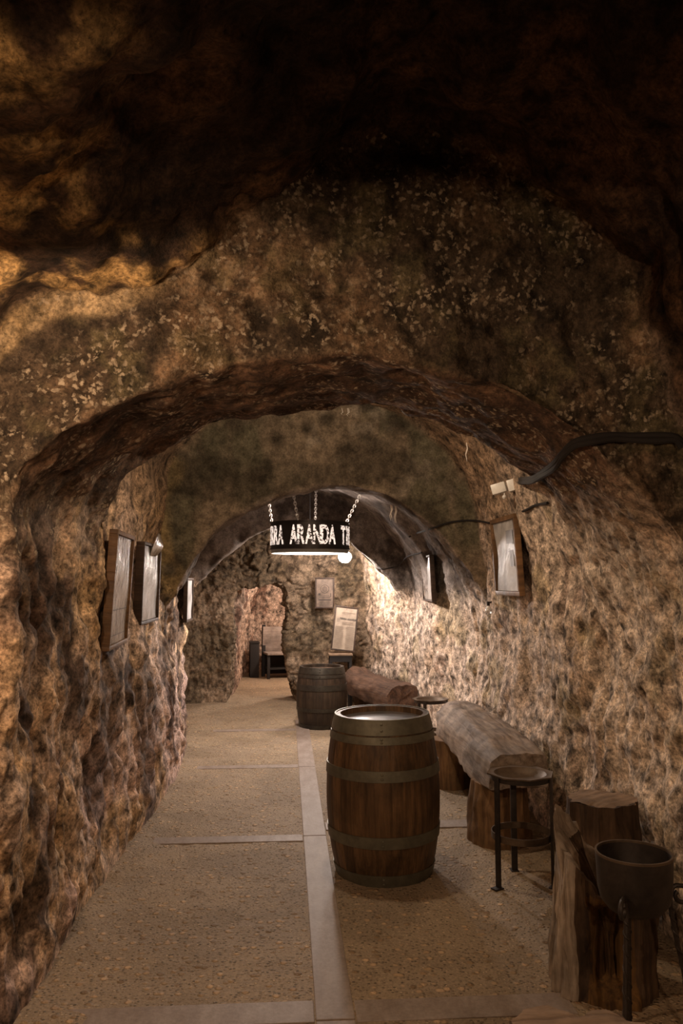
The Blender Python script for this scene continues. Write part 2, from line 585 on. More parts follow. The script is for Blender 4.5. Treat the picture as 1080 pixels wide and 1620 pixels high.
colR = mix(colR, (.62, .515, .42), pale * .65)
colR = mix(colR, (.17, .11, .075), sstep(.30, .62, g2 * .8 + g1 * .4) * .75 * (1 - .6 * pale))
colR = mix(colR, (.30, .235, .12), sstep(.25, .6, fbm(P, 2.4, 3, 66)) * .5)
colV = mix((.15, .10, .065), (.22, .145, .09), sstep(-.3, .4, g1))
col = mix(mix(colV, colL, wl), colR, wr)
# arch 1 underside: reddish brown with long striations
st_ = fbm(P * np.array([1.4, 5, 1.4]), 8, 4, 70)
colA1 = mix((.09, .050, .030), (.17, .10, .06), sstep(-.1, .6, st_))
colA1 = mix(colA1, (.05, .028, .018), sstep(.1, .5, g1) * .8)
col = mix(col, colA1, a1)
# front face: dark lichen-speckled masonry
spk = fbm(P, 26, 3, 71)
colF = mix((.060, .042, .027), (.15, .095, .055), sstep(-.1, .5, g1))
colF = mix(colF, (.30, .22, .14), sstep(.25, .7, spk * .6 + .5 * g1) * .6)
colF = mix(colF, (.12, .10, .05), sstep(.2, .6, fbm(P, 6, 3, 72)) * .5)
fz = np.clip(f1, 0, 1) * sstep(.24, .32, T2) * sstep(.80, .70, T2)
col = mix(col, colF, fz)
# chamber vault: dark brown rock
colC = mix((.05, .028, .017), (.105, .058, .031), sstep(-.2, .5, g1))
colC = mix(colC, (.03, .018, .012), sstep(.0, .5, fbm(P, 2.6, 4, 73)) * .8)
colC = mix(colC, (.42, .27, .11), sstep(.55, .40, T2) * sstep(-.25, .3, fbm(P, 7, 4, 74)) * sstep(.28, .34, T2) * sstep(3.12, 2.92, P[..., 2]) * .9)  # golden lamplight painted into the rock colour low on the left, ending higher up
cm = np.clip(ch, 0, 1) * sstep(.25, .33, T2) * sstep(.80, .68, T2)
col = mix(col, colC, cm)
# pale mortar ledge along the seam between rock and arch on the left
seam = np.exp(-((P[..., 1] - 3.17) / .03) ** 2) * sstep(.33, .36, T2) * sstep(.47, .44, T2)
lip = blur(Z2('face1'), 2) * sstep(.335, .36, T2) * sstep(.45, .41, T2)
rowi = np.arange(R_)[:, None] * np.ones((1, T_))
f1r = np.where(zone == 'face1')[0]
fr = (rowi - f1r[0]) / (f1r[-1] - f1r[0] + 1)
lip = lip * sstep(-.05, .0, fr) * sstep(.22 + .1 * g2, .12 + .1 * g2, fr)
col = mix(col, mix((.25, .175, .09), (.32, .235, .135), sstep(-.3, .3, g2)), np.clip(lip, 0, 1) * .95)
# arch 2: grey olive plaster with dark round stains
b1, b2, bid = worley(P * np.array([1, .4, 1]), 2.6, 9)
colP = mix((.19, .145, .10), (.115, .10, .066), sstep(-.3, .4, g1))
colP = mix(colP, (.25, .205, .155), sstep(.15, .6, fbm(P, 4, 4, 80)) * .7)
colP = mix(colP, (.05, .04, .028), sstep(.05, .55, fbm(P, 2.3, 5, 85)) * .75)
colP = mix(colP, (.055, .043, .030), sstep(.30, .14, b1 + .05 * g2) * (bid > .25) * .85)
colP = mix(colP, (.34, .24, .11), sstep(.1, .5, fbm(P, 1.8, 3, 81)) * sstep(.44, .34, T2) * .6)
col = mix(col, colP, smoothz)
colG = mix((.20, .165, .14), (.30, .26, .235), sstep(-.1, .5, g1))
colG = mix(colG, (.055, .04, .032), sstep(.05, .5, fbm(P, 3.0, 4, 82)) * .85)
col = mix(col, colG * .72, cz)
colB = mix((.17, .115, .068), (.30, .22, .15), sstep(-.2, .4, g1) * .6 + .4 * wid)
colB = mix(colB, (.06, .042, .028), sstep(.10, .0, w2 - w1) * .7 * rub)
colB = colB * .8
colB = mix(colB, (.085, .062, .036), sstep(.0, .4, fbm(P, 2.2, 4, 84) - .35 * (P[..., 0] + .3)) * .7)
col = mix(col, colB, np.clip(bw, 0, 1))
pz = Z2('passage', 'passend', 'backjamb', 'x')
colX = mix((.40, .29, .22), (.17, .10, .07), sstep(.0, .5, fbm(P * np.array([1, 1, .4]), 5, 4, 83)))
col = mix(col, colX, pz)

M_ROCK = rock_material('rock_wall', 1.0, 0.25, 0.85, 1.0, 1.0, 0.007)
M_VAULT = rock_material('rock_vault', 1.0, 0.3, 0.7, 1.0, 0.8)
M_FACE = rock_material('rock_face', 0.9, 0.3, 0.8, 1.0, 0.5, 0.02, 0.85)
M_PLASTER = rock_material('plaster_arch', 0.55, 0.12, 0.9, 1.0, 0.15, 0.008)
M_STONE = rock_material('rubble_stone', 0.8, 0.25, 0.85, 1.0, 0.4)


def zrows(*names):
    r = np.where(np.isin(zone, names))[0]
    return slice(r[0], min(r[-1] + 2, R_))


def cut(name, rs, t0, t1, m):
    a = np.searchsorted(tt, t0)
    b = np.searchsorted(tt, t1)
    b = NT_ if t1 >= 1 else b + 1
    return grid_object(name, P[rs, a:b], col[rs, a:b], m)


front = zrows('chamber')
mains = zrows('face1', 'arch1', 'back1', 'b', 'face2', 'arch2', 'back2', 'c', 'face3', 'arch3', 'back3', 'd')
cut('wall_left', slice(front.start, mains.stop), 0, .26, M_ROCK)
cut('wall_right', slice(front.start, mains.stop), .76, 1, M_ROCK)
cut('ceiling_front', front, .26, .76, M_VAULT)
cut('stone_arch_front', zrows('face1', 'arch1'), .26, .76, M_FACE)
cut('ceiling_middle', zrows('back1', 'b'), .26, .76, M_ROCK)
cut('stone_arch_middle', zrows('face2', 'arch2'), .26, .76, M_PLASTER)
cut('ceiling_back', zrows('back2', 'c'), .26, .76, M_PLASTER)
cut('stone_arch_back', zrows('face3', 'arch3'), .26, .76, M_PLASTER)
cut('ceiling_end', zrows('back3', 'd'), .26, .76, M_STONE)
cut('wall_back', zrows('backwall', 'jamb'), 0, 1, M_STONE)
cut('wall_passage', zrows('backjamb', 'passage', 'passend', 'x'), 0, 1, M_ROCK)
rear = MB()
rear.add([(-2.4, -3.15, -.1), (2.8, -3.15, -.1), (2.8, -3.15, 4.2), (-2.4, -3.15, 4.2)], [(0, 1, 2, 3)])
o = rear.build('wall_rear', plain('rear_rock', (.12, .08, .05), .9), smooth=False)
o['kind'] = 'structure'

# ------------------------------------------------------------------ floor
nx, ny = 230, 760
X, Y = np.meshgrid(np.linspace(-1.9, 2.3, nx), np.linspace(-3.15, 15.4, ny))
FP = np.stack([X, Y, 0 * X], -1)
FP[..., 2] = 0.001 + 0.003 * fbm(FP, 1.2, 3, 90) + 0.003 * fbm(FP, 14, 3, 91)
edge = sstep(.35, .0, X + 1.05) * sstep(-1.4, -1.0, X)
FP[..., 2] += edge * .03 * (.6 + .5 * fbm(FP, 4, 3, 92)) + sstep(1.35, 1.75, X) * .03 * (.7 + .5 * fbm(FP, 5, 3, 93))
FC = mix((.33, .25, .165), (.265, .20, .132), sstep(-.3, .4, fbm(FP, 2.2, 4, 94)))
FC = mix(FC, (.20, .15, .10), sstep(.15, .6, fbm(FP, 6, 3, 95)) * .3)
FC = mix(FC, (.31, .24, .17), sstep(.2, .6, fbm(FP, 3.5, 3, 96)) * .5)
k = NT('pebble_floor')
at = k.node('ShaderNodeAttribute', attribute_name='col')
c = k.coord()
wv = k.noise(c, 6, 3)
v1 = k.node('ShaderNodeTexVoronoi', {'Vector': (c, 0), 'Scale': 21.0, 'Randomness': 1.0})
v2 = k.node('ShaderNodeTexVoronoi', {'Vector': (c, 0), 'Scale': 55.0, 'Randomness': 1.0})
p1 = k.ramp(v1, [(0.22, 1.0), (0.40, 0.0)])
p2 = k.ramp(v2, [(0.20, 1.0), (0.42, 0.0)])
sel = k.ramp(v1, [(0.42, 0.0), (0.48, 1.0)], 1)
f_1 = k.mixc(1.0, (p1, 0), (sel, 0), 'MULTIPLY')
tone = k.ramp(v1, [(0.42, (.42, .32, .24)), (0.6, (1.15, 1.05, .9)), (0.8, (1.75, 1.6, 1.45)), (1.0, (.6, .48, .38))], 1)
tone2 = k.ramp(v2, [(0.2, 0.35), (0.6, 1.0), (0.9, 1.7)], 1)
n1 = k.noise(c, 70, 5, .7)
nr = k.ramp(n1, [(0.3, 0.55), (0.7, 1.3)])
x0 = k.mixc(0.8, (at, 0), (nr, 0), 'MULTIPLY')
x1 = k.mixc((p2, 0), (x0, 2), (k.mixc(1.0, (at, 0), (tone2, 0), 'MULTIPLY'), 2))
x2 = k.mixc((f_1, 2), (x1, 2), (k.mixc(1.0, (at, 0), (tone, 0), 'MULTIPLY'), 2))
k.setb(Base_Color=(x2, 2), Roughness=0.72, Specular_IOR_Level=0.3)
hb = k.mixc(0.5, (f_1, 2), (p2, 0), 'ADD')
hc = k.mixc(0.3, (hb, 2), (n1, 0))
k.bump(hc, 2, 0.9, 0.012)
grid_object('floor', FP, FC, k.m)

# stone strips set in the floor
k = NT('strip_stone')
c = k.coord((3, 1, 1))
n = k.noise(c, 4, 6, .65)
n2 = k.noise(k.coord(), 60, 4)
r = k.ramp(n, [(0.35, (.22, .165, .13)), (0.65, (.31, .25, .21))])
x = k.mixc(.5, (r, 0), (k.ramp(n2, [(0.3, .6), (0.7, 1.2)]), 0), 'MULTIPLY')
k.setb(Base_Color=(x, 2), Roughness=0.6)
k.bump(n2, 0, .3, .004)
M_STRIP = k.m
TI = [0]


def strip(x0, x1, y0, y1):
    TI[0] += 1
    m = MB()
    m.box(((x0 + x1) / 2, (y0 + y1) / 2, -0.0095), (x1 - x0, y1 - y0, 0.032))
    o = m.build('trim_%d' % TI[0], M_STRIP, bevel=0.004, smooth=False)
    o['kind'] = 'structure'


yy = 3.22
for a, b in ((-1.5, 3.215), (3.225, 5.455), (5.465, 7.44), (7.45, 9.9)):
    strip(.127, .280, a, b)
strip(-.95, .122, 3.21, 3.37)
strip(.285, 1.16, 3.20, 3.36)
strip(-.86, .122, 5.36, 5.49)
strip(.285, 1.7, 5.58, 5.74)
strip(-.8, .122, 7.42, 7.54)
strip(-.85, .122, 9.22, 9.34)
#OBJECTS

# ------------------------------------------------------------------ finding points on the cave surface
from mathutils.bvhtree import BVHTree
_i = np.arange(R_ * T_).reshape(R_, T_)
_q = np.stack([_i[:-1, :-1], _i[1:, :-1], _i[1:, 1:], _i[:-1, 1:]], -1).reshape(-1, 4)
BVH = BVHTree.FromPolygons(P.reshape(-1, 3).tolist(), _q.tolist())
_fw = Vector((math.sin(YAW) * math.cos(PITCH), math.cos(YAW) * math.cos(PITCH), math.sin(PITCH)))
_rt = Vector((math.cos(YAW), -math.sin(YAW), 0))
_up = _rt.cross(_fw)
EYE = Vector((0, 0, 1.7))


def seen(px, py, off=0.01):
    """point of the cave surface seen at a photo pixel, lifted off it a little"""
    d = (_fw * F + _rt * (px - 540) - _up * (py - 810)).normalized()
    h, n, _, _ = BVH.ray_cast(EYE, d)
    if n.dot(d) > 0:
        n = -n
    return h + n * off


def wall_x(y, z, side):
    """how far the wall stands at this height: x of the left or right wall"""
    h, n, _, _ = BVH.ray_cast(Vector((0.3, y, z)), Vector((side, 0, 0)))
    return h.x


def smooth_path(pts, n=8):
    pts = [Vector(p) for p in pts]
    q = [pts[0] * 2 - pts[1]] + pts + [pts[-1] * 2 - pts[-2]]
    r = []
    for i in range(1, len(q) - 2):
        for k in range(n):
            t = k / n
            a, b, c, d = q[i - 1], q[i], q[i + 1], q[i + 2]
            r.append(.5 * ((2 * b) + (c - a) * t + (2 * a - 5 * b + 4 * c - d) * t * t + (3 * b - a - 3 * c + d) * t**3))
    r.append(pts[-1])
    return r


def loft(mb, L):
    a, b = L.shape[:2]
    v = L.reshape(-1, 3).tolist()
    f = []
    for i in range(a - 1):
        for j in range(b):
            k = (j + 1) % b
            f.append((i * b + j, i * b + k, (i + 1) * b + k, (i + 1) * b + j))
    for i, rev in ((0, True), (a - 1, False)):      # end caps as small inner rings
        c = L[i].mean(0)
        ring = [i * b + j for j in range(b)]
        for s in (.75, .5, .25):
            o = len(v)
            v += (c + (L[i] - c) * s).tolist()
            new = [o + j for j in range(b)]
            for j in range(b):
                k = (j + 1) % b
                f.append((ring[j], ring[k], new[k], new[j]) if rev else (ring[j], new[j], new[k], ring[k]))
            ring = new
        o = len(v)
        v.append(c.tolist())
        for j in range(b):
            f.append((ring[j], ring[(j + 1) % b], o) if rev else (ring[j], o, ring[(j + 1) % b]))
    return mb.add(v, f)


def roughen(mb, amp, sc, seed, oct_=4, keep=None):
    v = np.array(mb.v)
    d = np.stack([fbm(v, sc, oct_, seed + k * 11) for k in range(3)], -1) * amp
    if keep is not None:
        d *= keep(v)[:, None]
    mb.v = [tuple(x) for x in v + d]
    return mb


def resample_loop(pts, n):
    p = np.array(pts + [pts[0]], float)
    s = np.concatenate([[0], np.cumsum(np.linalg.norm(p[1:] - p[:-1], axis=1))])
    u = np.linspace(0, s[-1], n, endpoint=False)
    return np.stack([np.interp(u, s, p[:, k]) for k in range(p.shape[1])], -1)


# ------------------------------------------------------------------ materials of the things
def barrel_wood(name, c1, c2):
    k = NT(name)
    tc = k.node('ShaderNodeTexCoord')
    sx = k.node('ShaderNodeSeparateXYZ', {0: (tc, 3)})
    an = k.node('ShaderNodeMath', {0: (sx, 1), 1: (sx, 0)}, operation='ARCTAN2')
    m1 = k.node('ShaderNodeMath', {0: (an, 0), 1: 26 / (2 * PI)}, operation='MULTIPLY')
    fl = k.node('ShaderNodeMath', {0: (m1, 0)}, operation='FLOOR')
    wn = k.node('ShaderNodeTexWhiteNoise', {1: (fl, 0)}, noise_dimensions='1D')
    mp = k.node('ShaderNodeMapping', {'Vector': (tc, 3), 'Scale': (14, 14, .9)})
    n = k.noise(mp, 3.0, 7, .68, .4)
    n2 = k.noise(k.coord((1, 1, .6)), 6, 5, .65)
    r = k.ramp(n, [(0.33, c2), (0.66, c1)])
    sv = k.ramp(wn, [(0, .62), (1, 1.2)], 0)
    a = k.mixc(1, (r, 0), (sv, 0), 'MULTIPLY')
    b = k.mixc(.85, (a, 2), (k.ramp(n2, [(0.34, .35), (0.58, 1.1)]), 0), 'MULTIPLY')
    k.setb(Base_Color=(b, 2), Roughness=.5, Specular_IOR_Level=.35)
    k.bump(n, 0, .35, .006)
    return k.m


M_OAK = barrel_wood('barrel_oak', (.165, .092, .042), (.055, .03, .014))
M_OAK2 = barrel_wood('dark_barrel_oak', (.055, .034, .02), (.02, .013, .008))
M_HOOP = metal('hoop_iron', (.20, .19, .145), .55, .7, .35)
M_HOOP2 = metal('dark_hoop_iron', (.075, .068, .056), .42, .8, .4)
M_IRON = metal('black_iron', (.065, .052, .045), .55, .6, .5)
M_RUST = metal('rusty_iron', (.15, .105, .07), .6, .5, .5)
M_TIN = metal('dull_tin', (.42, .42, .44), .3, .85, .3)
M_BENCH = wood('weathered_bench_wood', (.34, .265, .205), (.12, .085, .065), .75, 'y')
M_BARK = wood('brown_log', (.26, .15, .07), (.10, .055, .03), .85, 'z')
M_DLOG = wood('dark_log', (.10, .06, .034), (.034, .02, .013), .9, 'z')
M_REDLOG = wood('red_log', (.135, .074, .046), (.045, .026, .018), .85, 'y')
M_CUT = wood('cut_log_top', (.33, .23, .155), (.17, .11, .07), .85, 'x')
M_GREYW = wood('grey_driftwood', (.44, .36, .285), (.16, .12, .085), .85, 'z')
M_HOLLOW = wood('rotten_hollow', (.17, .09, .03), (.045, .026, .015), .95, 'z')
M_FRAME = wood('frame_wood', (.22, .12, .055), (.11, .06, .03), .5, 'z')
M_DFRAME = wood('dark_frame_wood', (.07, .042, .028), (.03, .018, .012), .5, 'z')
M_BULB = NT('bulb_glow').setb(Base_Color=(1, 1, 1), Emission_Color=(1, .93, .84), Emission_Strength=30.0).m
M_CABLE = plain('cable_rubber', (.014, .011, .010), .9)
M_WHITE = plain('white_plastic', (.72, .70, .66), .4)
M_BOARD = wood('grey_board', (.36, .30, .26), (.25, .2, .17), .7, 'x')
M_BLACK = plain('black_wood', (.012, .009, .008), .8)
M_INK = plain('print_ink', (.05, .04, .035), .8)


def sheet(name, c1, c2, sc, coat=1.0, rough=.25, bump=.4, stretch=(1, 1, 1)):
    k = NT(name)
    c = k.coord(stretch)
    n = k.noise(c, sc, 6, .65)
    r = k.ramp(n, [(0.38, c2), (0.6, c1)])
    k.setb(Base_Color=(r, 0), Roughness=rough + .3, Coat_Weight=coat, Coat_Roughness=rough)
    n2 = k.noise(k.coord(stretch), 6, 4, .6)
    b = k.node('ShaderNodeBump', {'Height': (n2, 0), 'Strength': bump, 'Distance': .02})
    k.link(b, 0, k.b, k.b.inputs.find('Coat Normal'))
    return k.m


M_SHEET1 = sheet('stained_print', (.30, .24, .17), (.15, .11, .075), 9, 1, .16, .9)
M_SHEET2 = sheet('curled_print', (.42, .40, .38), (.20, .18, .16), 7, 1, .2, .8)
M_SHEET3 = sheet('silvered_print', (.50, .48, .47), (.22, .21, .21), 5, .3, .3, .5)
M_PAPER = sheet('yellow_paper', (.34, .275, .21), (.25, .195, .145), 12, .15, .4, .2)
M_PAPER2 = sheet('brown_paper', (.18, .125, .09), (.10, .068, .046), 14, .3, .35, .3)


# ------------------------------------------------------------------ wine barrels
def make_barrel(name, label, h, rb, rh, hoops, wood_m, hoop_m, loc, head_m, group):
    t = thing(name, label, 'barrel', loc, .4, group)
    n = 208                                        # 26 staves
    rad = lambda z: rh + (rb - rh) * (1 - ((z / h - .5) * 2) ** 2) ** .9 if 0 < z < h else rh
    m = MB()
    v = []
    nz = 40
    ring = []
    for j in range(nz + 1):
        z = h * j / nz
        ring.append((rad(z), z))
    ring += [(rh - .028, h), (rh - .030, h - .04)]
    for i in range(n):
        a = 2 * PI * i / n
        g = abs(((i % 8) - 0) / 8.0)
        gap = .0025 if i % 8 == 0 else 0
        for r, z in ring:
            v.append(((r - gap) * math.cos(a), (r - gap) * math.sin(a), z))
    k = len(ring)
    f = []
    for i in range(n):
        j = (i + 1) % n
        for q in range(k - 1):
            f.append((i * k + q, j * k + q, j * k + q + 1, i * k + q + 1))
    m.add(v, f)
    m.build('staves', wood_m, t, sharp=60)
    m = MB()
    m.lathe([(0.0, h - .036), (rh * .5, h - .035), (rh - .029, h - .034)], 64)
    hd = m.build('head', head_m, t)
    for z0, z1 in hoops:
        m = MB()
        e = .006
        p = []
        for q in range(5):
            z = z0 + (z1 - z0) * q / 4
            p.append((rad(min(max(z, .001), h - .001)) + e, z))
        inner = [(r - e - .004, z) for r, z in reversed(p)]
        m.lathe(p + inner, 96, closed=True)
        hp = m.build('hoop', hoop_m, t)
        m = MB()                                   # rivet pair on the overlap
        for dz in (.3, .7):
            z = z0 + (z1 - z0) * dz
            r = rad(min(max(z, .001), h - .001)) + e
            a = -2.1
            m.lathe([(0, .004), (.006, .003), (.008, 0)], 10, (0, 0, 0))
            o = len(m.v) - 30
            for q in range(o, len(m.v)):
                x, y, zz = m.v[q]
                m.v[q] = ((r + zz) * math.cos(a) - x * math.sin(a), (r + zz) * math.sin(a) + x * math.cos(a), z + y)
        m.build('rivet', hoop_m, hp)
    return t


b1 = make_barrel('wine_barrel', 'brown oak wine barrel with grey iron hoops standing in the middle of the floor', .915, .337, .277,
                 [(.835, .919), (.785, .826), (.585, .645), (.22, .285), (-.0, .068)], M_OAK, M_HOOP, (.592, 4.82, 0), M_TIN, 'wine barrels')
b1.rotation_euler = (0, math.radians(-.8), .4)
make_barrel('wine_barrel', 'smaller dark wine barrel standing by the back wall under the leaning poster', .70, .300, .255,
            [(.63, .703), (.585, .618), (.44, .505), (.20, .24), (0, .05)], M_OAK2, M_HOOP2, (.432, 9.50, 0), M_DLOG, 'wine barrels')

# ------------------------------------------------------------------ log benches along the right wall


def slab(stations, n=64, amp=.012, seed=5, extra=None):
    L = []
    st = sorted(stations, key=lambda s: s[0])
    ys = [s[0] for s in st]
    keys = np.array([np.array(s[1]).reshape(-1) for s in st])
    for y in np.linspace(ys[0], ys[-1], 90):
        kk = np.array([np.interp(y, ys, keys[:, c]) for c in range(keys.shape[1])]).reshape(-1, 2)
        lp = resample_loop(kk.tolist(), n)
        for _ in range(2):
            lp = lp * .6 + (np.roll(lp, 1, 0) + np.roll(lp, -1, 0)) * .2
        L.append(np.stack([lp[:, 0], np.full(n, y), lp[:, 1]], -1))
    return np.array(L)


t = thing('log_bench', 'weathered grey split-log bench on two log legs against the right wall', 'bench', (1.45, 6.1, 0))
st = [(5.0, [(1.27, .40), (1.30, .55), (1.36, .60), (1.5, .61), (1.65, .60), (1.66, .42)]),
      (5.5, [(1.26, .36), (1.29, .54), (1.37, .63), (1.52, .645), (1.68, .63), (1.69, .40)]),
      (5.9, [(1.28, .36), (1.31, .53), (1.39, .64), (1.54, .65), (1.69, .635), (1.70, .42)]),
      (6.4, [(1.29, .38), (1.31, .53), (1.43, .645), (1.56, .65), (1.69, .64), (1.70, .44)]),
      (6.9, [(1.31, .36), (1.32, .52), (1.44, .645), (1.56, .65), (1.68, .64), (1.69, .42)]),
      (7.18, [(1.38, .42), (1.36, .54), (1.47, .62), (1.56, .63), (1.66, .62), (1.66, .46)])]
m = MB()
L = slab(st)
L[..., 1] += .22 * (L[..., 2] - .40) * sstep(5.5, 5.0, L[..., 1])          # sawn end leans back
L[..., 1] += .05 * (L[..., 0] - 1.45)
loft(m, L)
m.v = [(x - 1.45, y - 6.1, z) for x, y, z in m.v]
roughen(m, .016, (5, 2.2, 5), 31)
roughen(m, .010, (16, 5, 16), 35)
m.build('seat', M_BENCH, t, sharp=50)


def log(mb, c, r0, r1, h, z0=0.0, n=56, nz=26, amp=.02, seed=3, tilt=0.0):
    L = []
    for k in range(nz + 1):
        u = k / nz
        a = np.linspace(0, 2 * PI, n, endpoint=False)
        r = (r0 * (1 - u) + r1 * u)
        p = np.stack([np.cos(a), np.sin(a), np.full(n, u * 1.2)], -1)
        rr = r * (1 + amp * 5 * fbm(p + seed, 1.4, 3, seed) + amp * 3 * fbm(p * np.array([1, 1, .25]) + seed, 6, 3, seed + 5))
        z = z0 + h * u + tilt * np.cos(a) * r * u
        L.append(np.stack([c[0] + rr * np.cos(a), c[1] + rr * np.sin(a), z], -1))
    return loft(mb, np.array(L))


m = MB()
log(m, (-.03, -.80), .20, .185, .385, amp=.02, seed=8)
m.build('leg', M_BARK, t, sharp=45)
m = MB()
log(m, (-.055, .62), .185, .17, .385, amp=.015, seed=12)
m.build('leg', M_BARK, t, sharp=45)

t = thing('log_bench', 'rough reddish-brown log bench in the far right corner behind the dark barrel', 'bench', (1.125, 9.97, 0), math.atan2(.5, 1.2))
st = [(-.66, [(-.19, .17), (-.21, .38), (-.14, .46), (.02, .475), (.17, .46), (.19, .2)]),
      (-.2, [(-.2, .22), (-.22, .40), (-.13, .49), (.02, .50), (.17, .49), (.18, .24)]),
      (.3, [(-.22, .27), (-.24, .42), (-.15, .52), (.0, .54), (.15, .53), (.17, .3)]),
      (.50, [(-.18, .34), (-.22, .44), (-.14, .55), (.0, .60), (.12, .58), (.15, .4)])]
m = MB()
loft(m, slab(st))
roughen(m, .022, (5, 3, 5), 41)
roughen(m, .010, (16, 8, 16), 45)
m.build('seat', M_REDLOG, t, sharp=50)
for y in (-.42, .30):
    m = MB()
    log(m, (0, y), .13, .12, .27, seed=17 + int(y * 10), amp=.02)
    m.build('leg', M_DLOG, t, sharp=45)

# ------------------------------------------------------------------ log stools and the hollow stump


def log_stool(label, loc, h, r0, r1, seed, rz=0.0, tilt=0.0, notch=False):
    t = thing('log_stool', label, 'stool', loc, rz)
    m = MB()
    log(m, (0, 0), r0, r1, h, amp=.022, seed=seed, tilt=tilt, nz=30)
    if notch:
        v = np.array(m.v)
        a = np.arctan2(v[:, 1], v[:, 0])
        dent = np.exp(-((a - 1.55) / .16) ** 2) * .05 * sstep(.05, .12, np.hypot(v[:, 0], v[:, 1]))
        v[:, :2] *= (1 - dent / np.maximum(np.hypot(v[:, 0], v[:, 1]), .05))[:, None]
        m.v = [tuple(x) for x in v]
    m.build('trunk', M_DLOG, t, sharp=45)
    m = MB()
    a = np.linspace(0, 2 * PI, 64, endpoint=False)
    p = np.stack([np.cos(a), np.sin(a), np.full(64, 1.2)], -1)
    rr = r1 * (1 + .11 * fbm(p + seed, 1.4, 3, seed) + .066 * fbm(p * np.array([1, 1, .25]) + seed, 6, 3, seed + 5)) * .985
    if notch:
        rr -= np.exp(-((a - 1.55) / .16) ** 2) * .05
    vv = [(0, 0, h + .006)]
    for q in (.35, .7, 1.0):
        vv += [(q * rr[i] * math.cos(a[i]), q * rr[i] * math.sin(a[i]), h + .006 - (.004 if q == 1 else 0) + tilt * math.cos(a[i]) * r1 * q) for i in range(64)]
    ff = [(0, 1 + i, 1 + (i + 1) % 64) for i in range(64)]
    for q in (0, 1):
        ff += [(1 + q * 64 + i, 65 + q * 64 + i, 65 + q * 64 + (i + 1) % 64, 1 + q * 64 + (i + 1) % 64) for i in range(64)]
    m.add(vv, ff)
    roughen(m, .006, (14, 14, 14), seed)
    m.build('sawn_top', M_CUT, t)
    return t


log_stool('upright log stool with a pale sawn top behind the hollow stump by the right wall', (1.575, 3.93, 0), .625, .195, .155, 23, .5, .02)
log_stool('log stool at the bottom edge with only its dark notched rim showing', (.72, 1.865, 0), .629, .215, .195, 29, 0, 0, True)

t = thing('hollow_stump', 'hollow broken tree stump with a pale split side and a dark rotten cavity', 'stump', (1.365, 3.42, 0))
n, nz = 120, 70
a = np.linspace(0, 2 * PI, n, endpoint=False)
ad = np.degrees(a)
# top height by direction: tall at the back left, broken down at the front
top = np.interp(ad, [0, 40, 90, 120, 150, 172, 186, 205, 225, 240, 262, 290, 320, 360],
                [.36, .40, .52, .66, .72, .66, .56, .56, .50, .44, .40, .38, .36, .36])
L = []
for k in range(nz + 1):
    u = k / nz
    z = u * top
    p = np.stack([np.cos(a), np.sin(a), z * 1.5], -1)
    r = .212 * (1 - .10 * (z / .7)) * (1 + .16 * fbm(p, 1.6, 3, 61) + .10 * fbm(p * np.array([1, 1, .25]), 6, 4, 63))
    r += .008 * sstep(.12, 0, z)
    cav = sstep(222, 238, ad) * sstep(292, 276, ad) * sstep(.03, .09, z) * sstep(.40, .34, z)
    r -= .10 * cav
    r += .022 * np.exp(-((ad - 205) / 9) ** 2) + .02 * np.exp(-((ad - 180) / 8) ** 2)
    L.append(np.stack([r * np.cos(a), r * np.sin(a), z], -1))
for q, dz in ((.86, -.005), (.74, -.05), (.5, -.16)):
    x = L[nz].copy()
    x[:, :2] *= q
    x[:, 2] = np.minimum(x[:, 2] + dz, .40 + .25 * q) + .012 * fbm(x, 20, 3, 66)
    L.append(x)
m = MB()
loft(m, np.array(L))
roughen(m, .007, (22, 22, 9), 67)
tr = m.build('trunk', M_GREYW, t, sharp=50)
tr.data.materials.append(M_HOLLOW)
tr.data.materials.append(M_DLOG)
for pl in tr.data.polygons:
    c = pl.center
    aa = math.degrees(math.atan2(c.y, c.x)) % 360
    if 226 < aa < 289 and c.z < .42:
        pl.material_index = 1
    elif (aa > 216 or aa < 70):
        pl.material_index = 2
    elif math.hypot(c.x, c.y) < .12:
        pl.material_index = 2

# ------------------------------------------------------------------ dish stands (welded iron, octagonal dish)


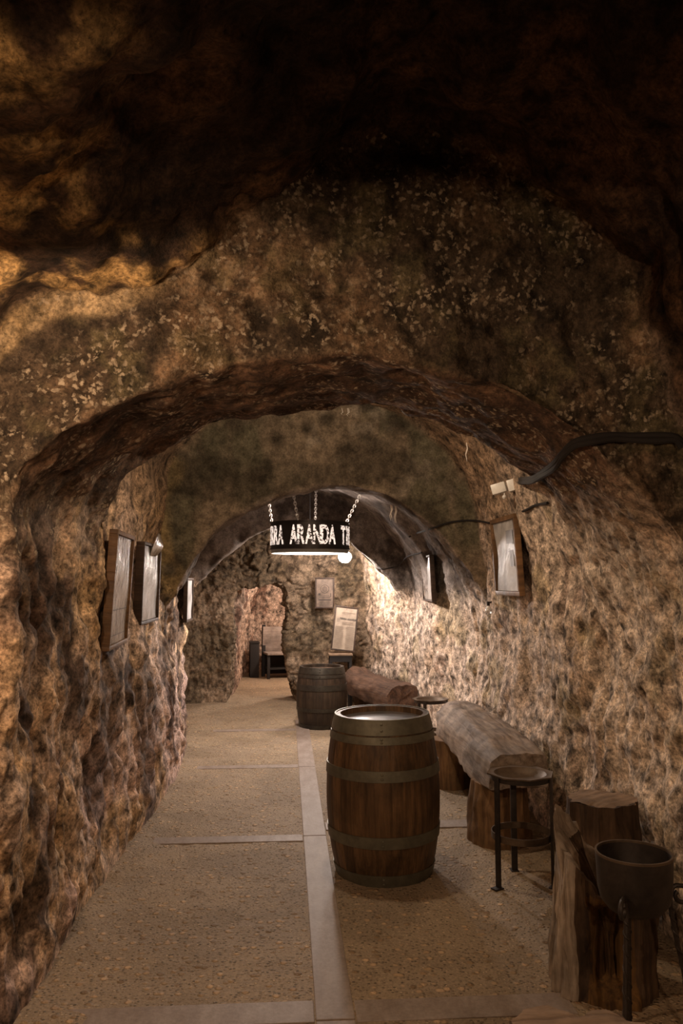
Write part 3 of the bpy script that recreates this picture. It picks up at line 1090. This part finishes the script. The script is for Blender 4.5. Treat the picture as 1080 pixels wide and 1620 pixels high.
def make_stand(label, loc, rz):
    t = thing('dish_stand', label, 'stand', loc, rz, 'iron dish stands')
    m = MB()                                         # octagonal rim and pressed dish
    R = .185
    for k in range(8):
        pass
    n = 64
    v, f = [], []
    prof_ = [(1.0, .612, 1), (.97, .609, 1), (.80, .608, 0), (.72, .588, 0), (.55, .572, 0), (.28, .567, 0), (0.02, .566, 0), (.02, .559, 0), (.55, .563, 0), (.76, .582, 0), (.84, .600, 0), (1.0, .604, 1)]
    for i in range(n):
        a_ = 2 * PI * i / n
        oc = math.cos(PI / 8) / math.cos((a_ % (PI / 4)) - PI / 8)
        for q, z, o8 in prof_:
            r = R * q * (oc if o8 else 1) * (1.04 if o8 else 1)
            v.append((r * math.cos(a_), r * math.sin(a_), z))
    k = len(prof_)
    for i in range(n):
        j = (i + 1) % n
        for q in range(k):
            l = (q + 1) % k
            f.append((i * k + q, j * k + q, j * k + l, i * k + l))
    m.add(v, f)
    m.build('dish', M_RUST, t)
    m = MB()
    m.lathe([(.165, .575), (.169, .575), (.169, .602), (.165, .602)], 56, closed=True)
    m.build('collar', M_IRON, t)
    m = MB()
    m.lathe([(.163, .25), (.168, .25), (.168, .287), (.163, .287)], 64, closed=True)
    m.build('hoop', M_RUST, t)
    for k in range(3):
        a_ = math.radians(207 - 120 * k)
        rot = Matrix.Rotation(a_, 3, 'Z')
        m = MB()
        m.box(rot @ Vector((.176, 0, .302)), (.012, .036, .60), rot)
        lg = m.build('leg', M_IRON, t, bevel=.0025)
        m = MB()
        m.box(rot @ Vector((.185, 0, .005)), (.06, .045, .008), rot)
        m.build('foot', M_IRON, lg, bevel=.002)
    return t


proto = make_stand('iron dish stand with an octagonal dish before the near end of the grey log bench', (1.345, 4.56, 0), 0)
dup(proto, (1.405, 7.72, 0), .6, 'iron dish stand half hidden between the big brown barrel and far end of the bench', 'iron dish stands', .93)


# ------------------------------------------------------------------ fire bowls on wrought iron tripods
def make_fire_bowl(label, loc, rz):
    t = thing('fire_bowl_stand', label, 'brazier', loc, rz, 'fire bowls on tripods')
    m = MB()
    m.lathe([(.02, .50), (.06, .50), (.09, .515), (.115, .548), (.124, .58), (.131, .705), (.134, .707), (.137, .704),
             (.131, .58), (.122, .54), (.096, .507), (.06, .49), (.02, .49)], 72, closed=True)
    m.build('bowl', M_IRON, t)
    m = MB()
    m.lathe([(.130, .700), (.1375, .700), (.1375, .7085), (.130, .7085)], 72, closed=True)
    m.build('rim', M_RUST, t)
    for ang in (-128, -5, 76):
        a_ = math.radians(ang)
        c_, s_ = math.cos(a_), math.sin(a_)
        # scroll at the top, shaft running down and outwards
        sp = []
        for q in range(22):
            th = PI * .5 - q / 21 * PI * 1.75
            rr_ = .034 * (1 - q / 21 * .45)
            sp.append((.168 + rr_ * math.cos(th), .555 + rr_ * math.sin(th)))
        shaft = [(.20, .0), (.188, .12), (.168, .28), (.142, .42), (.128, .52), (.135, .575), (.150, .589)]
        path = [(x * c_, x * s_, z) for x, z in shaft]
        path = smooth_path(path, 10) + [Vector((x * c_, x * s_, z)) for x, z in sp[1:]]
        m = MB()
        n_ = 6
        m.tube(path, .0085, 4 if False else 8)
        # twist: a fine rib winds round the shaft
        rib = []
        for q, p in enumerate(smooth_path([(x * c_, x * s_, z) for x, z in shaft[:5]], 40)):
            th = q * .34
            rib.append(p + Vector((-s_ * math.cos(th), c_ * math.cos(th), .0)) * .0075 + Vector((c_, s_, 0)) * math.sin(th) * .0075)
        m.tube(rib, .0042, 6)
        m.build('leg', M_IRON, t)
    return t


fb = make_fire_bowl('black iron fire bowl on scrolled tripod, bottom right corner before the hollow stump', (1.285, 2.93, 0), 0)
dup(fb, (1.01, 11.02, 0), .9, 'small black fire bowl on a tripod in the far corner beside the leaning poster', 'fire bowls on tripods', .72)

# ------------------------------------------------------------------ small table under the leaning poster
t = thing('side_table', 'small dark side table with a pale top behind the dark barrel, carrying the leaning poster', 'table', (.735, 10.74, 0))
m = MB()
m.box((0, 0, .728), (.32, .28, .024))
m.build('table_top', M_CUT, t, bevel=.005)
m = MB()
for y in (-.12, .12):
    m.box((0, y, .675), (.26, .02, .08))
for x in (-.13, .13):
    m.box((x, 0, .675), (.02, .24, .08))
m.build('apron', M_BLACK, t)
for x in (-.13, .13):
    for y in (-.11, .11):
        m = MB()
        m.box((x, y, .36), (.035, .035, .715))
        m.build('leg', M_BLACK, t, bevel=.004)


# ------------------------------------------------------------------ pictures
PZ = {}


def picture(label, cen, uvec, vvec, W_, H_, frame_m, paper_m, fw=.03, dep=.045, curl=0.0, group=None, bow=0.0, extra=0.0, papers=True):
    """thing whose local x runs along the frame's width, y up the frame, z out of the wall"""
    u = Vector(uvec).normalized()
    n_ = u.cross(Vector(vvec)).normalized()
    v = n_.cross(u)
    t = thing('framed_picture', label, 'picture', cen, 0, group)
    t.matrix_world = Matrix.Translation(Vector(cen)) @ Matrix((u, v, n_)).transposed().to_4x4()
    m = MB()
    m.box((0, (H_ - fw) / 2, dep / 2), (W_, fw, dep))
    m.box((0, -(H_ - fw) / 2, dep / 2), (W_, fw, dep))
    m.box(((W_ - fw) / 2, 0, dep / 2), (fw, H_ - 2 * fw, dep))
    m.box((-(W_ - fw) / 2, 0, dep / 2), (fw, H_ - 2 * fw, dep))
    m.build('frame', frame_m, t, bevel=.004)
    m = MB()
    m.box((0, 0, .006), (W_ - fw, H_ - fw, .008))
    m.build('backing', M_DFRAME, t)
    if papers:
        a_, b_ = 26, 34
        ww, hh = W_ - 2 * fw - .004, H_ - 2 * fw - .004
        PX = np.zeros((a_, b_, 3))
        for i in range(a_):
            for j in range(b_):
                x = (i / (a_ - 1) - .5)
                y = (j / (b_ - 1) - .5)
                z = max(dep * .8 - .006, .0148) + curl * abs(y) ** 2 + (.003 if dep > .03 else .001) * math.sin(9 * y + 3 * x)
                PX[i, j] = (x * ww * (1 - bow * (1 - 4 * y * y) * 1.0) + bow * ww * .5 * (1 - 4 * y * y) * 1.0, y * hh + (extra * (y + .5)), z)
        m = MB()
        m.grid(PX)
        m.build('print', paper_m, t)
    PZ[t.name] = max(dep * .8 - .006, .0148)
    return t


def print_on(t, name, boxes, mat_, z):
    z = PZ[t.name] + .0045
    m = MB()
    for x, y, w_, h_ in boxes:
        m.box((x, y, z), (w_, h_, .001))
    return m.build(name, mat_, t, smooth=False)


lx = lambda y, z: wall_x(y, z, -1)
rx = lambda y, z: wall_x(y, z, 1)
# left wall, nearest
x1 = -.985
p = picture('large brown wooden framed picture with a stained glossy print, nearest on the left wall', (x1 - .055, 4.93, 1.655), (-.055, 1, 0), (.05, 0, 1), .72, .69, M_FRAME, M_SHEET1, .026, .05)
print_on(p, 'print_lines', [(0, -.12, .58, .004), (0, -.27, .56, .003), (-.03, -.2, .004, .14)], M_INK, .0195)
p = picture('framed print with a curled bluish sheet sticking out of its top on the left wall', (-1.045, 5.95, 1.69), (0, 1, 0), (.02, 0, 1), .74, .58, M_DFRAME, M_SHEET2, .022, .06, .0)
m = MB()
PX = np.zeros((10, 14, 3))
for i in range(10):
    for j in range(14):
        y = j / 13
        PX[i, j] = (.06 + (i / 9 - .5) * .26 + .03 * y, (.20 + .17 * y), .045 + .05 * y + .03 * math.sin(y * 4) * (i / 9))
m.grid(PX)
m.build('curled_sheet', M_SHEET1, p)
picture('narrow pale framed print beyond the middle arch on the left wall', (-.985, 8.0, 1.52), (0, 1, 0), (.01, 0, 1), .50, .43, M_DFRAME, M_SHEET3, .022, .04)
# right wall
p = picture('brown framed picture with a bowed silvery sheet on the right wall between the arches', (1.70, 5.93, 1.895), (.0, -1, 0), (-.06, 0, 1), .66, .60, M_FRAME, M_SHEET3, .034, .045, 0, None, .11)
print_on(p, 'print_lines', [(.15, .14, .17, .10), (.18, -.02, .10, .12), (.12, .05, .05, .006), (.12, .03, .07, .006)], plain('grey_ink', (.22, .21, .22), .5), .022)
picture('narrow dull grey panel hanging high on the right wall beyond the middle arch', (1.585, 8.62, 1.735), (-.05, -1, 0), (-.05, 0, 1), .74, .50, M_DFRAME, M_SHEET2, .02, .05)
# back wall
p = picture('small dark framed print with a round emblem hanging on the rubble back wall', (.549, 11.24, 1.54), (1, 0, 0), (0, -.03, 1), .275, .435, M_DFRAME, M_PAPER2, .02, .03)
m = MB()
for r in (.055, .028, .012):
    m.lathe([(r, 0), (r + .006, 0), (r + .006, .001), (r, .001)], 40, closed=True)
m.v = [(x, y + .055, z + PZ[p.name] + .0045) for x, y, z in m.v]
m.build('emblem', M_INK, p)
print_on(p, 'print_lines', [(0, -.035, .13, .006), (0, -.058, .16, .008), (-.075, -.02, .03, .03), (.085, -.03, .01, .05), (0, -.085, .20, .004), (0, -.10, .18, .012)]
         + [(random.uniform(-.01, .01), -.125 - k * .012, random.uniform(.14, .2), .003) for k in range(6)], M_INK, .0195)
# leaning poster on the side table
p = picture('cream printed poster in a dark frame leaning tilted on the side table in the corner', (.80, 10.79, 1.062), (1, .0, -.12), (.12, .17, 1), .325, .605, M_DFRAME, M_PAPER, .02, .024)


def flat_text(s, size, name, parent, mat_, loc, xs=1.0, bold=0.0):
    cu = bpy.data.curves.new(name, 'FONT')
    cu.body = s
    cu.size = size
    cu.align_x = 'CENTER'
    cu.align_y = 'CENTER'
    cu.extrude = .0008
    cu.offset = bold
    o = bpy.data.objects.new(name, cu)
    COL.objects.link(o)
    bpy.context.view_layer.update()
    dg = bpy.context.evaluated_depsgraph_get()
    me = bpy.data.meshes.new_from_object(o.evaluated_get(dg))
    bpy.data.objects.remove(o)
    me.transform(Matrix.Diagonal((xs, 1, 1, 1)))
    me.materials.clear()
    me.materials.append(mat_)
    return link(name, me, parent, loc)


flat_text('TIERRA ARANDA', .034, 'heading', p, M_INK, (.03, .128, PZ[p.name] + .0045), .86, .0012)
ls = [(-.105, .122, .03, .012), (-.105, .10, .012, .034), (-.085, .11, .010, .04), (.0, .262, .012, .02), (.03, .218, .17, .005), (.0, .20, .12, .003)]
for k in range(4):
    ls.append((.03, .09 - k * .012, .16 - .01 * (k % 2), .0035))
for k in range(24):
    y = .025 - k * .0125
    ls.append((-.075, y, random.uniform(.09, .13), .003))
    ls.append((.075, y, random.uniform(.09, .13), .003))
print_on(p, 'print_lines', ls, plain('faded_ink', (.24, .19, .15), .8), .0200)

# ------------------------------------------------------------------ ring lamp with cut letters
M_RING = metal('ring_iron', (.05, .043, .04), .5, .7, .4)
M_RIN = plain('ring_liner', (.22, .21, .19), .6)
k = NT('backlit_letter')
nn = k.noise(k.coord(), 42, 4, .7)
rr_ = k.ramp(nn, [(0.44, (.03, .02, .018)), (0.50, (1, .86, .76))])
k.setb(Base_Color=(rr_, 0), Roughness=.6, Emission_Color=(rr_, 0), Emission_Strength=.9)
M_LETTER = k.m
RC = Vector((.25, 8.30, 2.03))
t = thing('ring_lamp', 'round black iron hanging lamp with backlit cut-out lettering and chains', 'lamp', RC)
RR, RH = .412, .285
m = MB()
m.lathe([(RR, 0), (RR, RH), (RR - .008, RH), (RR - .008, 0)], 120, closed=True)
m.build('band', M_RING, t)
m = MB()
m.lathe([(RR - .0085, -.038), (RR - .0085, RH - .01), (RR - .012, RH - .01), (RR - .012, -.038)], 96, closed=True)
m.build('liner', M_RIN, t)
for z in (.0, RH - .012):
    m = MB()
    m.lathe([(RR, z), (RR + .008, z), (RR + .008, z + .012), (RR, z + .012)], 96, closed=True)
    m.build('edge_strip', M_RING, t)
word = 'TIERRA ARANDA '
full = word * 2  # starts and ends behind the lamp
step = math.radians(11.3)
# the second half's ARANDA is centred a little right of the side that faces the entrance
for i, chx in enumerate(full):
    if chx == ' ':
        continue
    a0 = (i - (7 + 2.5)) * step + math.radians(3)
    cu = bpy.data.curves.new('letter', 'FONT')
    cu.body = chx
    cu.size = .27
    cu.align_x = 'CENTER'
    cu.extrude = .002
    cu.offset = .009
    o = bpy.data.objects.new('letter', cu)
    COL.objects.link(o)
    bpy.context.view_layer.update()
    me = bpy.data.meshes.new_from_object(o.evaluated_get(bpy.context.evaluated_depsgraph_get()))
    bpy.data.objects.remove(o)
    co = np.empty(len(me.vertices) * 3)
    me.vertices.foreach_get('co', co)
    co = co.reshape(-1, 3)
    wd_ = co[:, 0].max() - co[:, 0].min()
    want = .030 if chx == 'I' else .083
    co[:, 0] = (co[:, 0] - co[:, 0].min() - wd_ / 2) * want / wd_
    co[:, 1] = (co[:, 1] - co[:, 1].min()) / (co[:, 1].max() - co[:, 1].min()) * .195 + .045
    an = a0 + co[:, 0] / RR - PI / 2
    rd = RR + .0015 + co[:, 2]
    me.vertices.foreach_set('co', np.stack([rd * np.cos(an), rd * np.sin(an), co[:, 1]], -1).reshape(-1))
    me.update()
    me.materials.clear()
    me.materials.append(M_LETTER)
    link('letter', me, t)
for a_ in (0.6, 0.6 + 2 * PI / 3, .6 + 4 * PI / 3):
    m = MB()
    m.tube([(0, 0, .10), ((RR - .01) * math.cos(a_), (RR - .01) * math.sin(a_), .02)], .006, 8)
    m.build('spoke', M_RING, t)
m = MB()
m.lathe([(0, .05), (.022, .058), (.032, .08), (.026, .105), (.012, .12)], 24)
m.build('bulb', M_BULB, t)
m = MB()
m.lathe([(0, .175), (.02, .175), (.02, .12), (0, .12)], 20)
m.tube([(0, 0, .17), (0, 0, .75)], .004, 6)
m.build('socket', M_BLACK, t)


def chain(a_, top):
    s = Vector((RR * math.cos(a_), RR * math.sin(a_), RH))
    e = Vector(top) - RC
    d_ = e - s
    n_ = int(d_.length / .030)
    m = MB()
    q = d_.normalized()
    side = q.cross(Vector((0, 1, 0))).normalized()
    oth = q.cross(side)
    for k_ in range(n_):
        c_ = s + d_ * ((k_ + .5) / n_)
        w_ = side if k_ % 2 else oth
        lp = [c_ + q * math.sin(th) * .023 + w_ * math.cos(th) * .012 for th in np.linspace(0, 2 * PI, 13)]
        m.tube(lp, .0042, 6, False)
    return m.build('chain', metal('chain_steel', (.5, .45, .4), .4, .8, .5), t)


def ceiling_at(x, y):
    h, n_, _, _ = BVH.ray_cast(Vector((x, y, 2.4)), Vector((0, 0, 1)))
    return h


chain(.35, ceiling_at(.84, 8.15))
chain(PI - .25, ceiling_at(-.22, 8.05))
chain(-1.9, ceiling_at(.02, 7.75))
chain(1.4, ceiling_at(.34, 9.0))

# flood lamp beyond the last arch
fl = Vector((.765, 10.28, 2.03))
ce = BVH.ray_cast(fl, Vector((0, 0, 1)))[0]
t = thing('flood_lamp', 'bright white lamp hanging under the vault at the far end, right of the ring lamp', 'lamp', fl)
m = MB()
m.lathe([(0, -.09), (.04, -.082), (.072, -.055), (.088, -.015), (.082, .02), (.055, .05), (.022, .066)], 28)
m.build('bulb', M_BULB, t)
m = MB()
m.lathe([(0, .13), (.026, .13), (.026, .066), (.0, .066)], 20)
m.tube([(0, 0, .12), (0, 0, ce.z - fl.z + .01)], .005, 6)
m.build('socket', M_BLACK, t)

# white emergency light with its round sensor on the right wall
c_ = seen(803, 770, .0)
c_ = seen(812, 770, .0)
t = thing('emergency_light', 'white plastic emergency light box above the brown framed picture on the right wall', 'light', c_)
t.rotation_euler = (0, 0, math.radians(-28))
rot = Matrix.Rotation(math.radians(-14), 3, 'Y')
m = MB()
m.box((-.10, -.02, -.01), (.105, .06, .075), rot)
m.build('lamp_head', M_WHITE, t, bevel=.008)
m = MB()
m.box((.0, -.01, .008), (.07, .085, .085), rot)
m.build('housing', M_WHITE, t, bevel=.008)
m = MB()
m.lathe([(0, -.017), (.012, -.012), (.017, 0), (.012, .012), (0, .017)], 20, (-.06, -.03, -.075))
m.tube([(-.06, -.03, -.06), (-.06, -.03, -.04)], .005, 8)
m.build('sensor', M_WHITE, t)

# small glass lamp bulb stuck in the right wall below the arch
c_ = seen(781, 968, .05)
t = thing('wall_bulb', 'tiny clear bulb set in the right wall at the foot of the middle arch', 'bulb', c_)
m = MB()
m.lathe([(0, -.04), (.02, -.035), (.03, -.015), (.026, .01), (.014, .03), (.012, .045), (0, .045)], 24)
k = NT('clear_glass')
k.setb(Base_Color=(.8, .8, .8), Roughness=.08, Transmission_Weight=.85, Specular_IOR_Level=.6)
m.build('glass', k.m, t)
m = MB()
m.lathe([(0, .075), (.013, .075), (.013, .04), (0, .04)], 16)
m.tube([(0, 0, .06), (.03, .02, .07)], .008, 8)
m.build('socket', M_BLACK, t)


# ------------------------------------------------------------------ cables
def cable(pix, r, label, off=None, name='cable', strands=1):
    m = MB()
    for s in range(strands):
        pts = [seen(x, y + s * 5, (off or r) + .006 * s) for x, y in pix]
        pp = smooth_path(pts, 8)
        # keep to the rock, smoothing over its bumps
        for _ in range(3):
            pp = [pp[0]] + [pp[i] * .5 + (pp[i - 1] + pp[i + 1]) * .25 for i in range(1, len(pp) - 1)] + [pp[-1]]
        m.tube(pp, r, 8)
    return tag(m.build(name, M_CABLE), label, 'cable', None)


cable([(826, 757), (845, 752), (862, 744), (880, 730), (895, 713), (912, 695), (935, 693), (965, 692), (1000, 690), (1040, 688), (1066, 687), (1085, 700)], .015,
      'thick black cable bundle running along the underside of the front arch on the right', .02, 'cable', 2)
cable([(648, 848), (662, 842), (680, 836), (705, 828), (730, 824), (756, 824), (776, 827)], .009,
      'black cable across the face of the middle arch running up to the brown framed picture', .012)
cable([(829, 808), (836, 805), (848, 799), (868, 794)], .009,
      'short black cable from the brown framed picture up to the front arch edge', .012)
cable([(563, 862), (580, 882), (600, 898), (614, 899), (632, 893), (645, 880), (668, 874)], .008,
      'thin black cable sagging on the dark vault to the right of the ring lamp', .012)

# ------------------------------------------------------------------ cobwebs
k = NT('cobweb')
k.setb(Base_Color=(.75, .68, .6), Roughness=.9)
M_WEB = k.m


def web(px, py, length, label, n=3, spread=.02, strands=None):
    c_ = seen(px, py, .004)
    m = MB()
    for s in range(n):
        x = random.uniform(-spread, spread)
        l_ = length * random.uniform(.5, 1)
        m.tube([c_ + Vector((x, 0, .03)), c_ + Vector((x + .008, -.004, -l_ * .3)), c_ + Vector((x - .006, 0, -l_ * .65)), c_ + Vector((x + .004, 0, -l_))], [.003, .0045, .003, .0015], 5)
    o = m.build('cobweb', M_WEB)
    return tag(o, label, 'cobweb')


web(738, 702, .16, 'dusty cobweb thread hanging from the right part of the front arch edge', 2, .004)
web(546, 651, .05, 'short bright cobweb strands under the crown of the front arch', 3, .035)
web(622, 800, .16, 'cobweb tangle hanging from the edge of the middle arch right of the ring lamp', 5, .03)

# ------------------------------------------------------------------ wooden settle in the passage beyond the doorway
t = thing('wooden_settle', 'dark wooden bench with a grey board back seen through the doorway', 'bench', (0.22, 14.5, 0), math.radians(14))
m = MB()
m.box((0, .10, .66), (1.25, .025, .46), Matrix.Rotation(.12, 3, 'X'))
m.build('backrest', M_BOARD, t, bevel=.005)
m = MB()
m.box((0, -.12, .43), (1.25, .42, .035))
m.build('seat', M_BOARD, t, bevel=.004)
for x in (-.60, 0, .60):
    m = MB()
    m.box((x, .13, .46), (.06, .06, .92))
    m.build('post', M_BLACK, t, bevel=.004)
    m = MB()
    m.box((x, -.28, .21), (.05, .05, .42))
    m.build('leg', M_BLACK, t, bevel=.004)
m = MB()
m.box((0, -.08, .17), (1.18, .34, .03))
m.build('lower_shelf', M_BLACK, t)
m = MB()
m.box((0, .15, .23), (1.2, .02, .38))
m.build('lower_panel', M_BLACK, t)
t = thing('wooden_crate', 'black wooden box standing at the left end of the bench beyond the doorway', 'box', (-.56, 14.45, 0), .1)
m = MB()
m.box((0, 0, .30), (.16, .30, .60))
m.build('body', M_BLACK, t, bevel=.006)
m = MB()
m.box((0, 0, .612), (.18, .32, .024))
m.build('lid', M_BLACK, t, bevel=.004)
